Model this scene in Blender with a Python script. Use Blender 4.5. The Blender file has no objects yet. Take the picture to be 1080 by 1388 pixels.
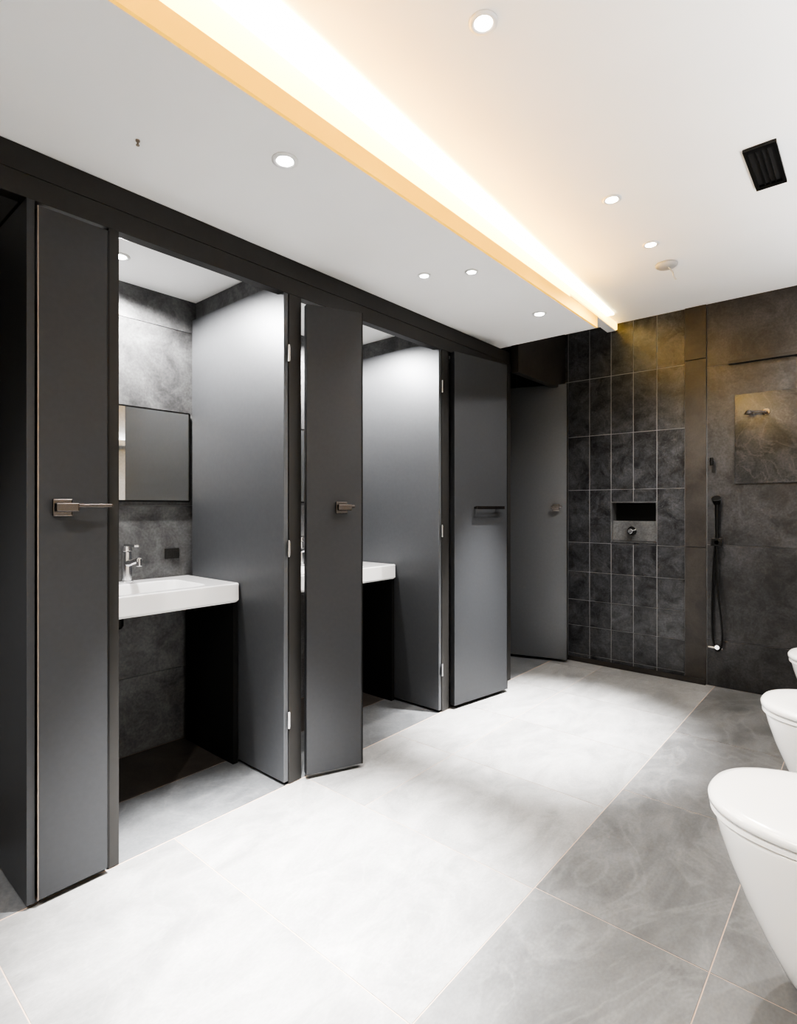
import bpy, bmesh, math, random
from mathutils import Vector, Matrix
random.seed(4)
S=bpy.context.scene
S.view_settings.view_transform='AgX'
try: S.view_settings.look='AgX - High Contrast'
except Exception: pass
S.view_settings.exposure=0.78

# ---------------------------------------------------------------- materials
def newmat(name):
    m=bpy.data.materials.new(name); m.use_nodes=True
    nt=m.node_tree; b=nt.nodes['Principled BSDF']
    return m,nt,b
def plain(name,col,rough=.5,metal=0,noise=.0,scale=30,bump=0,coat=0,spec=None):
    m,nt,b=newmat(name)
    b.inputs['Roughness'].default_value=rough; b.inputs['Metallic'].default_value=metal
    b.inputs['Coat Weight'].default_value=coat
    if spec is not None: b.inputs['Specular IOR Level'].default_value=spec
    tc=nt.nodes.new('ShaderNodeTexCoord'); n=nt.nodes.new('ShaderNodeTexNoise')
    n.inputs['Scale'].default_value=scale; n.inputs['Detail'].default_value=5
    nt.links.new(tc.outputs['Object'],n.inputs['Vector'])
    r=nt.nodes.new('ShaderNodeValToRGB')
    r.color_ramp.elements[0].position=.3; r.color_ramp.elements[1].position=.7
    r.color_ramp.elements[0].color=(*[c*(1-noise) for c in col],1)
    r.color_ramp.elements[1].color=(*[min(1,c*(1+noise)) for c in col],1)
    nt.links.new(n.outputs['Fac'],r.inputs['Fac']); nt.links.new(r.outputs['Color'],b.inputs['Base Color'])
    if bump:
        bp=nt.nodes.new('ShaderNodeBump'); bp.inputs['Strength'].default_value=bump; bp.inputs['Distance'].default_value=.002
        nt.links.new(n.outputs['Fac'],bp.inputs['Height']); nt.links.new(bp.outputs['Normal'],b.inputs['Normal'])
    return m
def stone(name,dark,light,vein,scale=3,rough=.35,veinamt=.5,bump=.15,stretch=(1,1,1),seedoff=0,vw=.025,grain=.12):
    m,nt,b=newmat(name); L=nt.links.new
    tc=nt.nodes.new('ShaderNodeTexCoord'); mp=nt.nodes.new('ShaderNodeMapping')
    mp.inputs['Scale'].default_value=stretch; mp.inputs['Location'].default_value=(seedoff,seedoff*.7,0)
    L(tc.outputs['Object'],mp.inputs['Vector'])
    # every tile has its own pattern offset
    at=nt.nodes.new('ShaderNodeAttribute'); at.attribute_name='tile_id'
    ad=nt.nodes.new('ShaderNodeVectorMath'); ad.operation='ADD'
    sc=nt.nodes.new('ShaderNodeVectorMath'); sc.operation='SCALE'; sc.inputs['Scale'].default_value=9.0
    L(at.outputs['Color'],sc.inputs[0]); L(mp.outputs[0],ad.inputs[0]); L(sc.outputs[0],ad.inputs[1])
    n1=nt.nodes.new('ShaderNodeTexNoise'); n1.inputs['Scale'].default_value=scale; n1.inputs['Detail'].default_value=12
    n1.inputs['Roughness'].default_value=.68; n1.inputs['Distortion'].default_value=.6
    L(ad.outputs[0],n1.inputs['Vector'])
    r1=nt.nodes.new('ShaderNodeValToRGB'); r1.color_ramp.elements[0].position=.36; r1.color_ramp.elements[1].position=.65
    r1.color_ramp.elements[0].color=(*dark,1); r1.color_ramp.elements[1].color=(*light,1)
    L(n1.outputs['Fac'],r1.inputs['Fac'])
    n2=nt.nodes.new('ShaderNodeTexNoise'); n2.inputs['Scale'].default_value=scale*.7; n2.inputs['Detail'].default_value=8
    n2.inputs['Distortion'].default_value=2.2; L(ad.outputs[0],n2.inputs['Vector'])
    r2=nt.nodes.new('ShaderNodeValToRGB'); e=r2.color_ramp.elements
    e[0].position=.5-vw; e[0].color=(0,0,0,1); e[1].position=.5; e[1].color=(1,1,1,1)
    x=e.new(.5+vw); x.color=(0,0,0,1)
    L(n2.outputs['Fac'],r2.inputs['Fac'])
    mul=nt.nodes.new('ShaderNodeMath'); mul.operation='MULTIPLY'; mul.inputs[1].default_value=veinamt
    L(r2.outputs['Color'],mul.inputs[0])
    mx=nt.nodes.new('ShaderNodeMix'); mx.data_type='RGBA'
    L(mul.outputs[0],mx.inputs['Factor']); L(r1.outputs['Color'],mx.inputs['A']); mx.inputs['B'].default_value=(*vein,1)
    # fine mineral grain and per-tile tone
    n3=nt.nodes.new('ShaderNodeTexNoise'); n3.inputs['Scale'].default_value=90; n3.inputs['Detail'].default_value=4
    L(ad.outputs[0],n3.inputs['Vector'])
    g3=nt.nodes.new('ShaderNodeMapRange'); g3.inputs['From Min'].default_value=.3; g3.inputs['From Max'].default_value=.7
    g3.inputs['To Min'].default_value=1-grain; g3.inputs['To Max'].default_value=1+grain
    L(n3.outputs['Fac'],g3.inputs['Value'])
    tn=nt.nodes.new('ShaderNodeMapRange'); tn.inputs['To Min'].default_value=.9; tn.inputs['To Max'].default_value=1.1
    L(at.outputs['Fac'],tn.inputs['Value'])
    mm=nt.nodes.new('ShaderNodeMath'); mm.operation='MULTIPLY'; L(g3.outputs[0],mm.inputs[0]); L(tn.outputs[0],mm.inputs[1])
    hs=nt.nodes.new('ShaderNodeHueSaturation'); L(mm.outputs[0],hs.inputs['Value']); L(mx.outputs['Result'],hs.inputs['Color'])
    L(hs.outputs[0],b.inputs['Base Color'])
    b.inputs['Roughness'].default_value=rough
    if bump:
        bp=nt.nodes.new('ShaderNodeBump'); bp.inputs['Strength'].default_value=bump; bp.inputs['Distance'].default_value=.003
        L(n1.outputs['Fac'],bp.inputs['Height']); L(bp.outputs['Normal'],b.inputs['Normal'])
    return m
def emit(name,col,st):
    m,nt,b=newmat(name)
    b.inputs['Base Color'].default_value=(*col,1); b.inputs['Emission Color'].default_value=(*col,1)
    b.inputs['Emission Strength'].default_value=st
    return m

M_floorL=stone('porcelain_light',(.145,.144,.142),(.225,.222,.218),(.28,.28,.27),3.4,.42,.16,.05,stretch=(1.8,.9,1),grain=.08,vw=.03)
M_floorD=stone('porcelain_grey',(.072,.072,.072),(.128,.128,.128),(.19,.19,.185),3.0,.40,.25,.06,seedoff=5,vw=.04,grain=.10,stretch=(1.5,.9,1))
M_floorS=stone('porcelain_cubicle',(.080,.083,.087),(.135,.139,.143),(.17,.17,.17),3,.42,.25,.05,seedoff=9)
M_floor_shade=stone('porcelain_basin_shade',(.034,.030,.027),(.065,.057,.051),(.07,.06,.05),5,.4,.2,.1,seedoff=11)  # shadow below the basins put into the tile colour
M_grout=plain('grout',(.36,.27,.21),.9)
M_groutw=plain('wall_grout',(.26,.26,.265),.9)
M_slate=stone('slate_tile',(.012,.012,.014),(.066,.068,.073),(.11,.11,.115),9,.34,.2,1.0,vw=.03,grain=.25)
M_slateB=stone('slate_slab',(.016,.016,.017),(.052,.052,.055),(.08,.08,.08),5,.34,.15,.9,seedoff=3,grain=.25)
M_slateP=stone('slate_pilaster',(.022,.019,.018),(.045,.040,.036),(.05,.045,.04),3,.42,.3,.3,seedoff=7)
M_conc=stone('grey_stone_tile',(.055,.055,.057),(.145,.147,.15),(.19,.19,.19),6,.5,.15,.5,seedoff=2,vw=.05,grain=.18)
M_white=plain('ceiling_paint',(.88,.88,.88),.9,noise=.01,scale=4)
M_wallr=stone('wall_tile_grey',(.40,.40,.40),(.52,.52,.52),(.56,.56,.56),2,.5,.3,.05)
M_lam=plain('laminate_charcoal',(.12,.125,.133),.46,metal=.6,noise=.03,scale=60,bump=.02)
M_lamd=plain('laminate_dark',(.048,.050,.054),.42,metal=.35,noise=.04,scale=60)
M_frame=plain('frame_black',(.022,.021,.020),.42,noise=.05)
M_black=plain('black_metal',(.010,.010,.010),.3,metal=.3)
M_basin_shade=plain('basin_shade_black',(.008,.008,.008),.7,spec=.2)
M_brass=plain('bronze_edge',(.30,.25,.21),.4,metal=.8,noise=.1)
M_handle=plain('dark_nickel',(.17,.155,.15),.2,metal=1)
M_chrome=plain('chrome',(.70,.70,.71),.12,metal=1)
M_cer=plain('ceramic',(.84,.84,.84),.12,coat=.5)
M_cerseat=plain('ceramic_seat',(.88,.88,.88),.2,coat=.3)
M_mirror=plain('mirror_glass',(.62,.63,.63),.02,metal=1)
M_glossy=stone('polished_slate',(.020,.020,.021),(.05,.05,.052),(.08,.08,.08),5,.18,.3,.2,seedoff=12,grain=.2)
M_lens=emit('lamp_lens',(1,.98,.95),25)
M_led=emit('led_diffuser',(1,.84,.42),7.0)
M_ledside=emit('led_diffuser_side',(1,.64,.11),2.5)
M_lip_glow=emit('cove_lip_glow',(1,.56,.05),.42)  # lip is no lamp; its warm light is put in as emission
M_ring=plain('lamp_ring',(.75,.75,.75),.3)
M_plast=plain('white_plastic',(.8,.8,.8),.4)
M_sensor=plain('sensor_plastic',(.45,.45,.45),.3)

# ---------------------------------------------------------------- helpers
def link(o,parent=None):
    S.collection.objects.link(o)
    if parent: o.parent=parent
    return o
def group(name,loc=(0,0,0),rz=0):
    e=bpy.data.objects.new(name,None); e.empty_display_size=.1
    e.location=loc; e.rotation_euler=(0,0,rz); return link(e)
def meshobj(name,bm,mats,parent=None,smooth=False,bevel=0,sub=0):
    bmesh.ops.recalc_face_normals(bm,faces=bm.faces)
    me=bpy.data.meshes.new(name); bm.to_mesh(me); bm.free()
    if not isinstance(mats,(list,tuple)): mats=[mats]
    for m in mats: me.materials.append(m)
    if smooth:
        for p in me.polygons: p.use_smooth=True
    o=bpy.data.objects.new(name,me); link(o,parent)
    if bevel:
        b=o.modifiers.new('bevel','BEVEL'); b.width=bevel; b.segments=2; b.limit_method='ANGLE'
    if sub:
        s=o.modifiers.new('sub','SUBSURF'); s.levels=sub; s.render_levels=sub
    return o
def addbox(bm,x0,x1,y0,y1,z0,z1,mi=0,tid=None):
    # x0/x1 may be functions of y (slightly skewed members)
    f0=x0 if callable(x0) else (lambda y:x0)
    f1=x1 if callable(x1) else (lambda y:x1)
    v=[bm.verts.new(p) for p in [(f0(y0),y0,z0),(f1(y0),y0,z0),(f1(y1),y1,z0),(f0(y1),y1,z0),(f0(y0),y0,z1),(f1(y0),y0,z1),(f1(y1),y1,z1),(f0(y1),y1,z1)]]
    fs=[]
    for f in [(0,3,2,1),(4,5,6,7),(0,1,5,4),(1,2,6,5),(2,3,7,6),(3,0,4,7)]:
        q=bm.faces.new([v[i] for i in f]); q.material_index=mi; fs.append(q)
    if tid:
        lay=bm.loops.layers.color.get('tile_id') or bm.loops.layers.color.new('tile_id')
        for q in fs:
            for l in q.loops: l[lay]=(*tid,1)
def rid(): return (random.random(),random.random(),random.random())
def boxes(name,bl,mats,parent=None,bevel=0):
    bm=bmesh.new()
    for b in bl: addbox(bm,*b)
    return meshobj(name,bm,mats,parent,bevel=bevel)
def addcyl(bm,p0,p1,r0,r1=None,seg=24,mi=0):
    r1=r0 if r1 is None else r1
    p0=Vector(p0);p1=Vector(p1);d=(p1-p0);L=d.length
    q=d.to_track_quat('Z','Y').to_matrix().to_4x4()
    mt=Matrix.Translation((p0+p1)/2)@q
    n=len(bm.faces)
    bmesh.ops.create_cone(bm,cap_ends=True,segments=seg,radius1=r0,radius2=r1,depth=L,matrix=mt)
    bm.faces.ensure_lookup_table()
    for f in bm.faces[n:]: f.material_index=mi
def loft(bm,loops,mi=0,cap0=True,cap1=True):
    vs=[[bm.verts.new(p) for p in l] for l in loops]
    n=len(vs[0])
    for a,b in zip(vs,vs[1:]):
        for i in range(n):
            bm.faces.new((a[i],a[(i+1)%n],b[(i+1)%n],b[i])).material_index=mi
    if cap0: bm.faces.new(vs[0][::-1]).material_index=mi
    if cap1: bm.faces.new(vs[-1]).material_index=mi
def sup(cx,cy,hx,hy,z,n=4,N=72):
    out=[]
    for i in range(N):
        t=2*math.pi*i/N; c,s=math.cos(t),math.sin(t)
        out.append((cx+hx*math.copysign(abs(c)**(2/n),c),cy+hy*math.copysign(abs(s)**(2/n),s),z))
    return out
def tube(name,pts,r,mat,parent=None,res=6,cyc=False):
    c=bpy.data.curves.new(name,'CURVE'); c.dimensions='3D'; c.bevel_depth=r; c.bevel_resolution=4; c.use_fill_caps=True
    s=c.splines.new('NURBS'); s.points.add(len(pts)-1)
    for p,q in zip(s.points,pts): p.co=(*q,1)
    s.use_endpoint_u=True; s.order_u=min(4,len(pts)); s.resolution_u=res
    c.materials.append(mat)
    o=bpy.data.objects.new(name,c); return link(o,parent)

ZC=2.47; ZS=2.19      # main ceiling / soffit
XR=-1.845             # cubicle front plane
XB=-2.62              # cubicle back wall
XW=.27                # right wall
YB=4.03; YF=-1.7

# ---------------------------------------------------------------- floor
bm=bmesh.new()
addbox(bm,XB-.1,XW+.1,YF-.1,YB+.1,-.12,-.001,0)
g=.0016
def tile(x0,x1,y0,y1,mi):
    addbox(bm,x0+g,x1-g,y0+g,y1-g,-.001,0,mi,rid())
ys=[YF,-1.3,-.75,-.17,.40,.95,1.53,2.12,2.70,3.28,3.86,YB]
for a,b in zip(ys,ys[1:]):
    if b>1.6:
        tile(XR,-1.49,a,b,1); tile(-1.49,-.78,a,b,1)
    else: tile(XR,-.78,a,b,1)
ys=[YF,-.77,0,.77,1.54,2.31,3.08,YB]
for a,b in zip(ys,ys[1:]):
    tile(-.78,-.31,a,b,2); tile(-.31,XW,a,b,2)
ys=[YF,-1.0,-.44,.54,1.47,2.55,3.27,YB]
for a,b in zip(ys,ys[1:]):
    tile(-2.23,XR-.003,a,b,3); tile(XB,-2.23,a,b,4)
meshobj('floor',bm,[M_grout,M_floorL,M_floorD,M_floorS,M_floor_shade])

# ---------------------------------------------------------------- ceiling
boxes('ceiling',[(XB-.1,XW+.1,YF-.1,YB+.1,ZC,ZC+.1)],M_white)
YS=3.17; YE=YB-.015
fl=lambda y:-1.298-.030*(y-.5)      # back of the cove
fs_=lambda y:-1.180-.012*(y-.5)     # room side of the lip
fe=lambda y:-1.171-.058*(y-.89)     # ceiling edge of the light slot
def off(f,d): return lambda y:f(y)+d
boxes('ceiling_soffit',[(XB,fl,YF,YS,ZS,ZC-.001),(fl,off(fs_,-.012),YF,YS,ZS,ZS+.015),(fl,off(fs_,-.012),YS-.012,YS,ZS+.015,ZS+.065),
   (off(fl,-.06),fl,YS,YE,2.415,ZC-.001)],M_white)
led=group('led_cove_light')
boxes('led_diffuser_strip',[(off(fl,.012),fe,YF+.01,3.80,ZC-.012,ZC-.002)],M_led,led)
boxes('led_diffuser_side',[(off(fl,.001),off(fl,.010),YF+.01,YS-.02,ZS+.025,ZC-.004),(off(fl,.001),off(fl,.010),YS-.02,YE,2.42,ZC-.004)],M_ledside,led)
boxes('glow_lip',[(off(fs_,-.010),fs_,YF+.005,YS,ZS,ZS+.065)],M_lip_glow,led)

# ---------------------------------------------------------------- walls
bm=bmesh.new()
addbox(bm,XB-.1,XB-.006,YF-.1,YB+.1,0,ZC,0)
zs=[0,.36,.735,1.16,1.62,2.03,ZC]
for a,b in zip(zs,zs[1:]):
    for c,d in zip([YF,-.7,.0,.54,1.47,2.51,3.27],[-.7,.0,.54,1.47,2.51,3.27,YB]):
        addbox(bm,XB-.006,XB,c+.001,d-.001,a+.0012,b-.0012,1,rid())
meshobj('wall_left',bm,[M_groutw,M_conc])
boxes('wall_right',[(XW,XW+.1,YF-.1,YB+.1,0,ZC)],M_wallr)
boxes('wall_front',[(XB,XW,YF-.1,YF,0,ZC)],M_wallr)
# back wall with tiles and niche
bm=bmesh.new()
Yw=YB
nx0,nx1,nz0,nz1=-1.442,-1.131,.905,1.19
addbox(bm,XB,nx0,Yw+.003,Yw+.12,0,ZC,0)
addbox(bm,nx1,XW,Yw+.003,Yw+.12,0,ZC,0)
addbox(bm,nx0,nx1,Yw+.003,Yw+.12,0,nz0,0)
addbox(bm,nx0,nx1,Yw+.003,Yw+.12,nz1,ZC,0)
addbox(bm,nx0,nx1,Yw+.10,Yw+.12,nz0,nz1,0)
def wt(x0,x1,z0,z1,mi,g=.0023,dy=0):
    addbox(bm,x0+g,x1-g,Yw+dy,Yw+.003,z0+g,z1-g,mi,rid())
xs=[-2.62,-2.2,-1.92,-1.765,-1.60,-1.442,-1.287,-1.131,-.955]
zs=[0,.055,.267,.46,.672,.89,1.28,1.68,2.10,ZC]
for a,b in zip(xs,xs[1:]):
    for c,d in zip(zs,zs[1:]):
        if a>=nx0-.001 and b<=nx1+.001 and abs(c-.89)<.001:
            wt(a,b,.89,nz0,1,.0005); wt(a,b,nz1,1.28,1)
        else: wt(a,b,c,d,1)
for c,d in zip([0,.89,ZC-.35],[.89,ZC-.35,ZC]):
    wt(-.955,-.825,c,d,3,dy=-.012)
for c,d in zip([0,.30,.91,2.06],[.30,.91,2.06,ZC]):
    wt(-.825,XW,c,d,2,.0010)
meshobj('wall_back',bm,[M_groutw,M_slate,M_slateB,M_slateP])
nb=group('shower_niche')
boxes('niche_lining',[(nx0+.001,nx0+.006,Yw-.002,Yw+.098,nz0,nz1),(nx1-.006,nx1-.001,Yw-.002,Yw+.098,nz0,nz1),
    (nx0+.006,nx1-.006,Yw-.002,Yw+.098,nz0,nz0+.006),(nx0+.006,nx1-.006,Yw-.002,Yw+.098,nz1-.006,nz1)],M_conc,nb)
boxes('niche_back',[(nx0+.006,nx1-.006,Yw+.09,Yw+.098,nz0+.006,nz1-.006)],M_black,nb)
boxes('niche_ledge_tile',[(nx0+.008,nx1-.008,Yw+.012,Yw+.089,nz0+.008,nz0+.15)],M_conc,nb,bevel=.002)
bm=bmesh.new()
addcyl(bm,(-1.30,Yw+.012,.985),(-1.30,Yw+.006,.985),.032)
meshobj('mixer_plate',bm,M_black,nb,bevel=.002)
bm=bmesh.new()
addcyl(bm,(-1.30,Yw+.006,.985),(-1.30,Yw-.03,.985),.018)
addcyl(bm,(-1.30,Yw-.015,.985),(-1.262,Yw-.015,.998),.005)
meshobj('mixer_knob',bm,M_chrome,nb,bevel=.002)
boxes('shower_panel',[(-.667,.12,Yw-.008,Yw-.001,1.30,1.86)],M_glossy,bevel=.0015)
boxes('trim_1',[(-.70,XW-.01,Yw-.03,Yw-.001,2.055,2.075)],M_frame)
boxes('baseboard_back',[(-1.76,-.83,Yw-.022,Yw-.013,0.001,.035)],M_slateP)

# ---------------------------------------------------------------- cubicle frame
boxes('cubicle_frame',[
 (XR-.045,XR,YF+.01,3.295,2.04,2.108),
 (XR-.045,XR-.006,YF+.01,3.295,2.112,ZS-.001),
 (XR-.045,XR,.732,.765,.001,2.04),
 (XR-.045,XR,1.447,1.512,.001,2.04),
 (XR-.045,XR,2.520,2.590,.001,2.04),
 (XR-.045,XR,3.235,3.295,.001,2.04),
 (XR-.045,XR,-.55,-.49,.001,2.04),
 (XB+.03,XR-.05,.500,.528,2.04,ZS-.001),
],M_frame,bevel=.002)
boxes('wall_cubicle_end',[(-1.84,-1.79,3.297,YB-.001,2.05,ZC-.001)],M_slateP)

def partition(y0,y1,x1=XR-.047):
    boxes('cubicle_partition',[(XB+.001,x1,y0,y1,.001,ZS-.001)],M_conc)
partition(.532,.56); partition(1.462,1.50); partition(2.530,2.575); partition(3.25,3.285); partition(-.54,-.50)

def hinge(bm,x,y,z):
    addcyl(bm,(x,y,z-.035),(x,y,z+.035),.0055,seg=12)
    addbox(bm,x-.018,x+.0,y+.003,y+.008,z-.03,z+.03)
def leaf(name,y,zt,x0=-2.585,hz=(.27,.98,1.79),xf=XR-.004,mat=None):
    gname=group(name)
    boxes('leaf',[(x0,xf,y-.022,y,.012,zt)],mat or M_lam,gname,bevel=.0015)
    bm=bmesh.new()
    for z in hz: hinge(bm,XR+.006,y-.004,z)
    meshobj('hinges',bm,M_chrome,gname)
    return gname
leaf('door_1',1.446,2.085)
leaf('door_2',2.518,2.085,hz=(.24,1.02,1.83))
leaf('door_3',.526,2.035,hz=(.30,1.72),xf=-1.832,mat=M_lamd)

def handle(parent,x,z,L=.075):
    bm=bmesh.new()
    addbox(bm,x-.026,x+.026,-.010,.0,z-.026,z+.026)
    addcyl(bm,(x,-.008,z),(x,-.045,z),.010,seg=16)
    addbox(bm,x-.030,x+.03,-.052,-.038,z-.012,z+.014)
    addbox(bm,x+.02,x+L,-.050,-.040,z+.0,z+.012)
    meshobj('lever_handle',bm,M_handle,parent,bevel=.003)
def front(name,p0,p1,z0,z1,hx,L=.075,mat=None):
    dx,dy=p1[0]-p0[0],p1[1]-p0[1]; ln=math.hypot(dx,dy)
    gp=group(name,(p0[0],p0[1],0),math.atan2(dy,dx))
    boxes('leaf',[(0,ln-.006,0,.035,z0,z1)],mat or M_lamd,gp,bevel=.0015)
    boxes('edge_band',[(ln-.006,ln,0,.035,z0,z1)],M_black,gp)
    if hx is not None: handle(gp,hx,1.15,L=L)
    return gp
d1=front('door_4',(-1.823,.532),(-1.823,.727),.02,2.02,.06,L=.125)
boxes('bronze_edge',[(-.003,0,-.001,.004,.02,2.02)],M_brass,d1)
front('door_5',(-1.815,1.516),(-1.715,1.752),.02,2.01,.155,L=.045)
d3=front('door_6',(-1.812,2.595),(-1.735,3.06),.02,2.04,None)
bm=bmesh.new()
for xx in (.17,.36): addcyl(bm,(xx,0,1.15),(xx,-.028,1.15),.007,seg=12)
addbox(bm,.15,.40,-.036,-.024,1.141,1.159)
meshobj('pull_bar',bm,M_handle,d3,bevel=.002)
front('door_7',(-2.34,3.74),(-1.725,3.925),.02,2.07,.56,L=.05,mat=M_lam)

# ---------------------------------------------------------------- basins
def basin(yc,y0,y1,bx=-2.16):
    gp=group('wash_basin')
    bm=bmesh.new()
    x0,x1=XB+.004,bx; cx,cy=(x0+x1)/2,(y0+y1)/2; hx,hy=(x1-x0)/2,(y1-y0)/2
    zt,zb=.812,.726
    bcx,bhx=cx+.035,.150; bhy=.23
    loops=[sup(cx,cy,hx-.010,hy-.006,zb,50,128),sup(cx,cy,hx,hy,zb+.010,50,128),sup(cx,cy,hx,hy,zt-.004,50,128),sup(cx,cy,hx-.004,hy-.004,zt,50,128),
      sup(bcx,yc,bhx+.004,bhy+.004,zt,9,128),sup(bcx,yc,bhx,bhy,zt-.004,9,128),sup(bcx,yc,bhx-.012,bhy-.015,zt-.045,8,128),
      sup(bcx,yc,bhx-.03,bhy-.05,zt-.06,6,128),sup(bcx,yc,.02,.02,zt-.064,2,128)]
    loft(bm,loops)
    meshobj('basin_body',bm,M_cer,gp)
    bm=bmesh.new(); addcyl(bm,(bcx,yc,zt-.0635),(bcx,yc,zt-.060),.022)
    meshobj('drain',bm,M_chrome,gp)
    fx=XB+.07; fy=yc+.03
    bm=bmesh.new()
    addcyl(bm,(fx,fy,zt),(fx,fy,zt+.012),.029); addcyl(bm,(fx,fy,zt+.01),(fx,fy,zt+.14),.023,.021)
    addcyl(bm,(fx,fy,zt+.142),(fx,fy,zt+.165),.023,.019)
    addbox(bm,fx-.010,fx+.10,fy-.010,fy+.010,zt+.165,zt+.175)
    addcyl(bm,(fx,fy,zt+.085),(fx+.13,fy,zt+.110),.014,.012)
    addcyl(bm,(fx+.122,fy,zt+.114),(fx+.124,fy,zt+.082),.012)
    meshobj('mixer_tap',bm,M_chrome,gp,bevel=.002)
    boxes('basin_shade_panel',[(XB+.03,bx-.015,y1-.026,y1-.002,.001,zb-.001)],M_basin_shade,gp)  # added black sheet for the shade under the basin
    bm=bmesh.new()
    addcyl(bm,(XB+.06,yc,.725),(XB+.06,yc,.62),.02); addcyl(bm,(XB+.06,yc,.62),(XB+.02,yc,.60),.016)
    meshobj('waste_pipe',bm,M_black,gp)
basin(1.06,.575,1.420); basin(2.05,1.58,2.492)

def mirror(y0,y1):
    gp=group('vanity_mirror')
    boxes('glass',[(XB+.014,XB+.018,y0,y1,1.185,1.615)],M_mirror,gp)
    boxes('frame',[(XB+.001,XB+.014,y0,y1,1.185,1.615),
      (XB+.001,XB+.022,y0-.004,y1+.004,1.177,1.185),(XB+.001,XB+.022,y0-.004,y1+.004,1.615,1.621),
      (XB+.001,XB+.022,y1,y1+.006,1.185,1.615)],M_black,gp)
mirror(.58,1.415); mirror(1.6,2.48)
boxes('power_socket',[(XB+.001,XB+.009,1.30,1.37,.90,.95),(XB+.009,XB+.012,1.31,1.33,.91,.94),(XB+.009,XB+.012,1.34,1.36,.91,.94)],M_frame,bevel=.001)

# ---------------------------------------------------------------- toilets
def dshape(L,w,z,N=64,back=.0,n=2.3):
    out=[]
    cxx=-L+w*1.25
    for i in range(N):
        t=2*math.pi*i/N; c,s=math.cos(t),math.sin(t)
        if c<=0: x=cxx+ (w*1.25)*math.copysign(abs(c)**(2/n),c); y=w*math.copysign(abs(s)**(2/n),s)
        else: x=cxx+(back-cxx)*abs(c)**(2/9); y=w*math.copysign(abs(s)**(2/9),s)*(1-.06*c)
        out.append((x,y,z))
    return out
def toilet(yc):
    gp=group('toilet',(XW-.001,yc,0))
    bm=bmesh.new()
    L=.592
    loft(bm,[dshape(.38,.10,.022),dshape(.405,.125,.026),dshape(.44,.142,.06),dshape(.48,.156,.13),dshape(.52,.168,.21),dshape(.553,.179,.29),dshape(L-.018,.187,.355),dshape(L-.011,.190,.385),dshape(L-.01,.190,.395)])
    meshobj('bowl',bm,M_cer,gp,smooth=True)
    bm=bmesh.new()
    loft(bm,[dshape(L-.004,.190,.3975,back=-.06),dshape(L,.195,.400,back=-.05),dshape(L,.195,.410,back=-.05),dshape(L-.006,.189,.4125,back=-.055)])
    meshobj('seat_ring',bm,M_cerseat,gp,smooth=False)
    bm=bmesh.new()
    loft(bm,[dshape(L-.004,.192,.4145,back=-.05),dshape(L+.003,.199,.418,back=-.045),dshape(L+.004,.200,.430,back=-.045),dshape(L-.002,.194,.438,back=-.05),dshape(L-.02,.178,.442,back=-.07),dshape(L-.08,.12,.4435,back=-.13)])
    meshobj('lid',bm,M_cerseat,gp,smooth=True)
    bm=bmesh.new()
    addcyl(bm,(-.035,-.09,.415),(-.035,-.05,.415),.012); addcyl(bm,(-.035,.05,.415),(-.035,.09,.415),.012)
    addbox(bm,-.006,0.0,-.12,.12,.98,1.14); addbox(bm,-.012,-.006,-.10,-.01,1.0,1.12); addbox(bm,-.012,-.006,.01,.10,1.0,1.12)
    meshobj('hinges_and_flush_plate',bm,M_chrome,gp,bevel=.002)
for y in (1.635,2.50,3.36): toilet(y)

# ---------------------------------------------------------------- downlights
def downlight(x,y,zc,power,ang=80,blend=.7,col=(1,.97,.94),r=.026,soft=.02):
    gp=group('ceiling_downlight',(x,y,zc))
    bm=bmesh.new()
    N=40
    def ring(rr,z): return [(rr*math.cos(2*math.pi*i/N),rr*math.sin(2*math.pi*i/N),z) for i in range(N)]
    loft(bm,[ring(r*1.5,-.0005),ring(r*1.5,-.004),ring(r*1.15,-.007),ring(r*.92,-.003)],cap1=False)
    meshobj('trim_ring',bm,M_ring,gp,smooth=True)
    bm=bmesh.new(); addcyl(bm,(0,0,-.0015),(0,0,-.0045),r*.9,seg=40)
    meshobj('lens',bm,M_lens,gp)
    l=bpy.data.lights.new('spot','SPOT'); l.energy=power; l.spot_size=math.radians(ang); l.spot_blend=blend
    l.color=col; l.shadow_soft_size=soft
    o=bpy.data.objects.new('spot',l); o.location=(0,0,-.03); link(o,gp)
for (x,y) in [(-.806,1.291),(-.852,2.39)]: downlight(x,y,ZC,26,120)
downlight(-.85,2.926,ZC,75,135)
downlight(-1.337,1.034,ZS,1500,47,1.0,(1,.99,.98)); downlight(-1.361,2.74,ZS,1350,47,1.0,(1,.99,.98))
downlight(-1.527,1.952,ZS,14,100,r=.02); downlight(-1.345,2.057,ZS,14,100,r=.02)
downlight(-2.363,.983,ZS,75,165,.4); downlight(-2.363,2.05,ZS,75,165,.4)
downlight(-.1,3.55,ZC,42,130)
for (x,y) in [(-.76,-.31),(-1.35,-.7)]: downlight(x,y,ZC if x>-1.2 else ZS,105,125)  # second lamp is unseen, added as fill light behind the camera

# unseen fill light added on the right-hand wall to brighten the ceiling
ul=group('added_fill_uplight')
boxes('added_fill_trough',[(XW-.07,XW-.001,-1.2,3.7,1.74,1.746),(XW-.07,XW-.066,-1.2,3.7,1.746,1.79),(XW-.07,XW-.001,-1.204,-1.2,1.74,1.79),(XW-.07,XW-.001,3.7,3.704,1.74,1.79)],M_ring,ul)
l=bpy.data.lights.new('added_fill_tube','AREA'); l.shape='RECTANGLE'; l.size=.05; l.size_y=4.8; l.energy=20; l.color=(.96,.98,1)
o=bpy.data.objects.new('added_fill_tube',l); o.location=(XW-.034,1.25,1.76); o.rotation_euler=(math.radians(180),math.radians(-25),0); link(o,ul)

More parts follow.
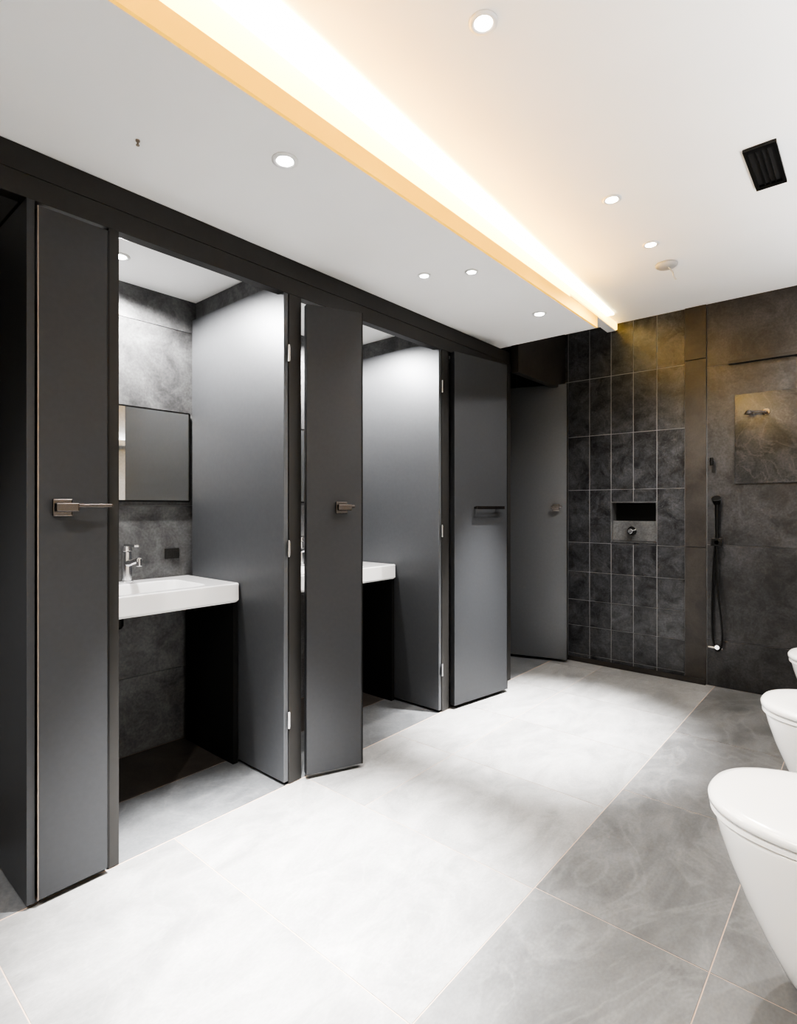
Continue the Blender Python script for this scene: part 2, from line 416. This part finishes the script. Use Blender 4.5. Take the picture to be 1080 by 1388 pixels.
# ---------------------------------------------------------------- ceiling items
vg=group('ceiling_vent',(-.318,2.54,ZC))
bm=bmesh.new()
w,h=.052,.163
addbox(bm,-w,-w+.012,-h,h,-.012,-.0005);addbox(bm,w-.012,w,-h,h,-.012,-.0005)
addbox(bm,-w+.012,w-.012,-h,-h+.025,-.012,-.0005);addbox(bm,-w+.012,w-.012,h-.025,h,-.012,-.0005)
for xx in (-.018,0,.018): addbox(bm,xx-.002,xx+.002,-h+.025,h-.025,-.010,-.003)
meshobj('grille',bm,M_black,vg)
boxes('duct_back',[(-w+.01,w-.01,-h+.02,h-.02,-.0025,-.0005)],M_frame,vg)

sd=group('ceiling_sensor',(-.855,3.22,ZC))
bm=bmesh.new(); N=32
def rg(rr,z): return [(rr*math.cos(2*math.pi*i/N),rr*math.sin(2*math.pi*i/N),z) for i in range(N)]
loft(bm,[rg(.055,-.0005),rg(.055,-.010),rg(.044,-.018),rg(.012,-.020)])
meshobj('base',bm,M_sensor,sd,smooth=True)
tube('hanging_wire',[(.01,0,-.018),(.02,.0,-.035),(.035,.01,-.05),(.03,.01,-.07),(.045,.015,-.09)],.0035,M_sensor,sd)
sp=group('sprinkler_head',(-1.58,.706,ZS))
bm=bmesh.new(); addcyl(bm,(0,0,-.0005),(0,0,-.004),.006,seg=16); addcyl(bm,(0,0,-.004),(0,0,-.014),.0025,seg=12); addcyl(bm,(0,0,-.014),(0,0,-.0155),.005,seg=16)
meshobj('body',bm,M_brass,sp)

# ---------------------------------------------------------------- hand shower
hs=group('hand_shower',(-.79,YB,0))
bm=bmesh.new()
addcyl(bm,(0,-.012,1.447),(0,-.05,1.447),.012); addcyl(bm,(0,-.045,1.47),(0,-.045,1.42),.010)
addcyl(bm,(.03,-.04,.93),(.03,-.04,1.20),.009,.013)
addcyl(bm,(.03,-.04,1.18),(.03,-.065,1.21),.022,.028)
addcyl(bm,(.03,-.0,.93),(.03,-.055,.93),.014); addbox(bm,.0,.06,-.055,-.03,.905,.955)
meshobj('handset_and_holder',bm,M_black,hs,bevel=.002)
tube('hose',[(.03,-.045,.93),(.03,-.06,.80),(.035,-.06,.60),(.07,-.05,.35),(.05,-.04,.22),(.0,-.03,.25),(-.0,-.03,.5),(.01,-.035,.8),(.02,-.04,.92)],.006,M_black,hs,res=12)
bm=bmesh.new(); addcyl(bm,(.03,0,.26),(.03,-.04,.26),.014); addcyl(bm,(-.02,-.032,.255),(.06,-.032,.255),.007)
meshobj('wall_outlet',bm,M_chrome,hs)
# small fixed shower head on the polished panel
sh=group('shower_head',(-.50,YB-.009,1.735))
bm=bmesh.new()
addcyl(bm,(0,0,0),(0,-.006,0),.020); addcyl(bm,(0,-.004,0),(0,-.05,-.004),.007)
addcyl(bm,(0,-.048,-.004),(-.085,-.055,.004),.006); addcyl(bm,(-.085,-.055,.010),(-.085,-.055,-.012),.012,.026)
meshobj('arm_and_rose',bm,M_handle,sh,bevel=.0015)

# ---------------------------------------------------------------- world & camera
w=bpy.data.worlds.new('world'); S.world=w; w.use_nodes=True
w.node_tree.nodes['Background'].inputs['Color'].default_value=(.5,.5,.5,1)
w.node_tree.nodes['Background'].inputs['Strength'].default_value=.3
cd=bpy.data.cameras.new('camera'); cam=bpy.data.objects.new('camera',cd); link(cam)
cd.sensor_fit='HORIZONTAL'; cd.sensor_width=36; cd.lens=25.0; cd.shift_y=-.0055; cd.clip_start=.02
cam.location=(0,0,1.15); cam.rotation_euler=(math.radians(90),0,math.radians(40.7))
S.camera=cam
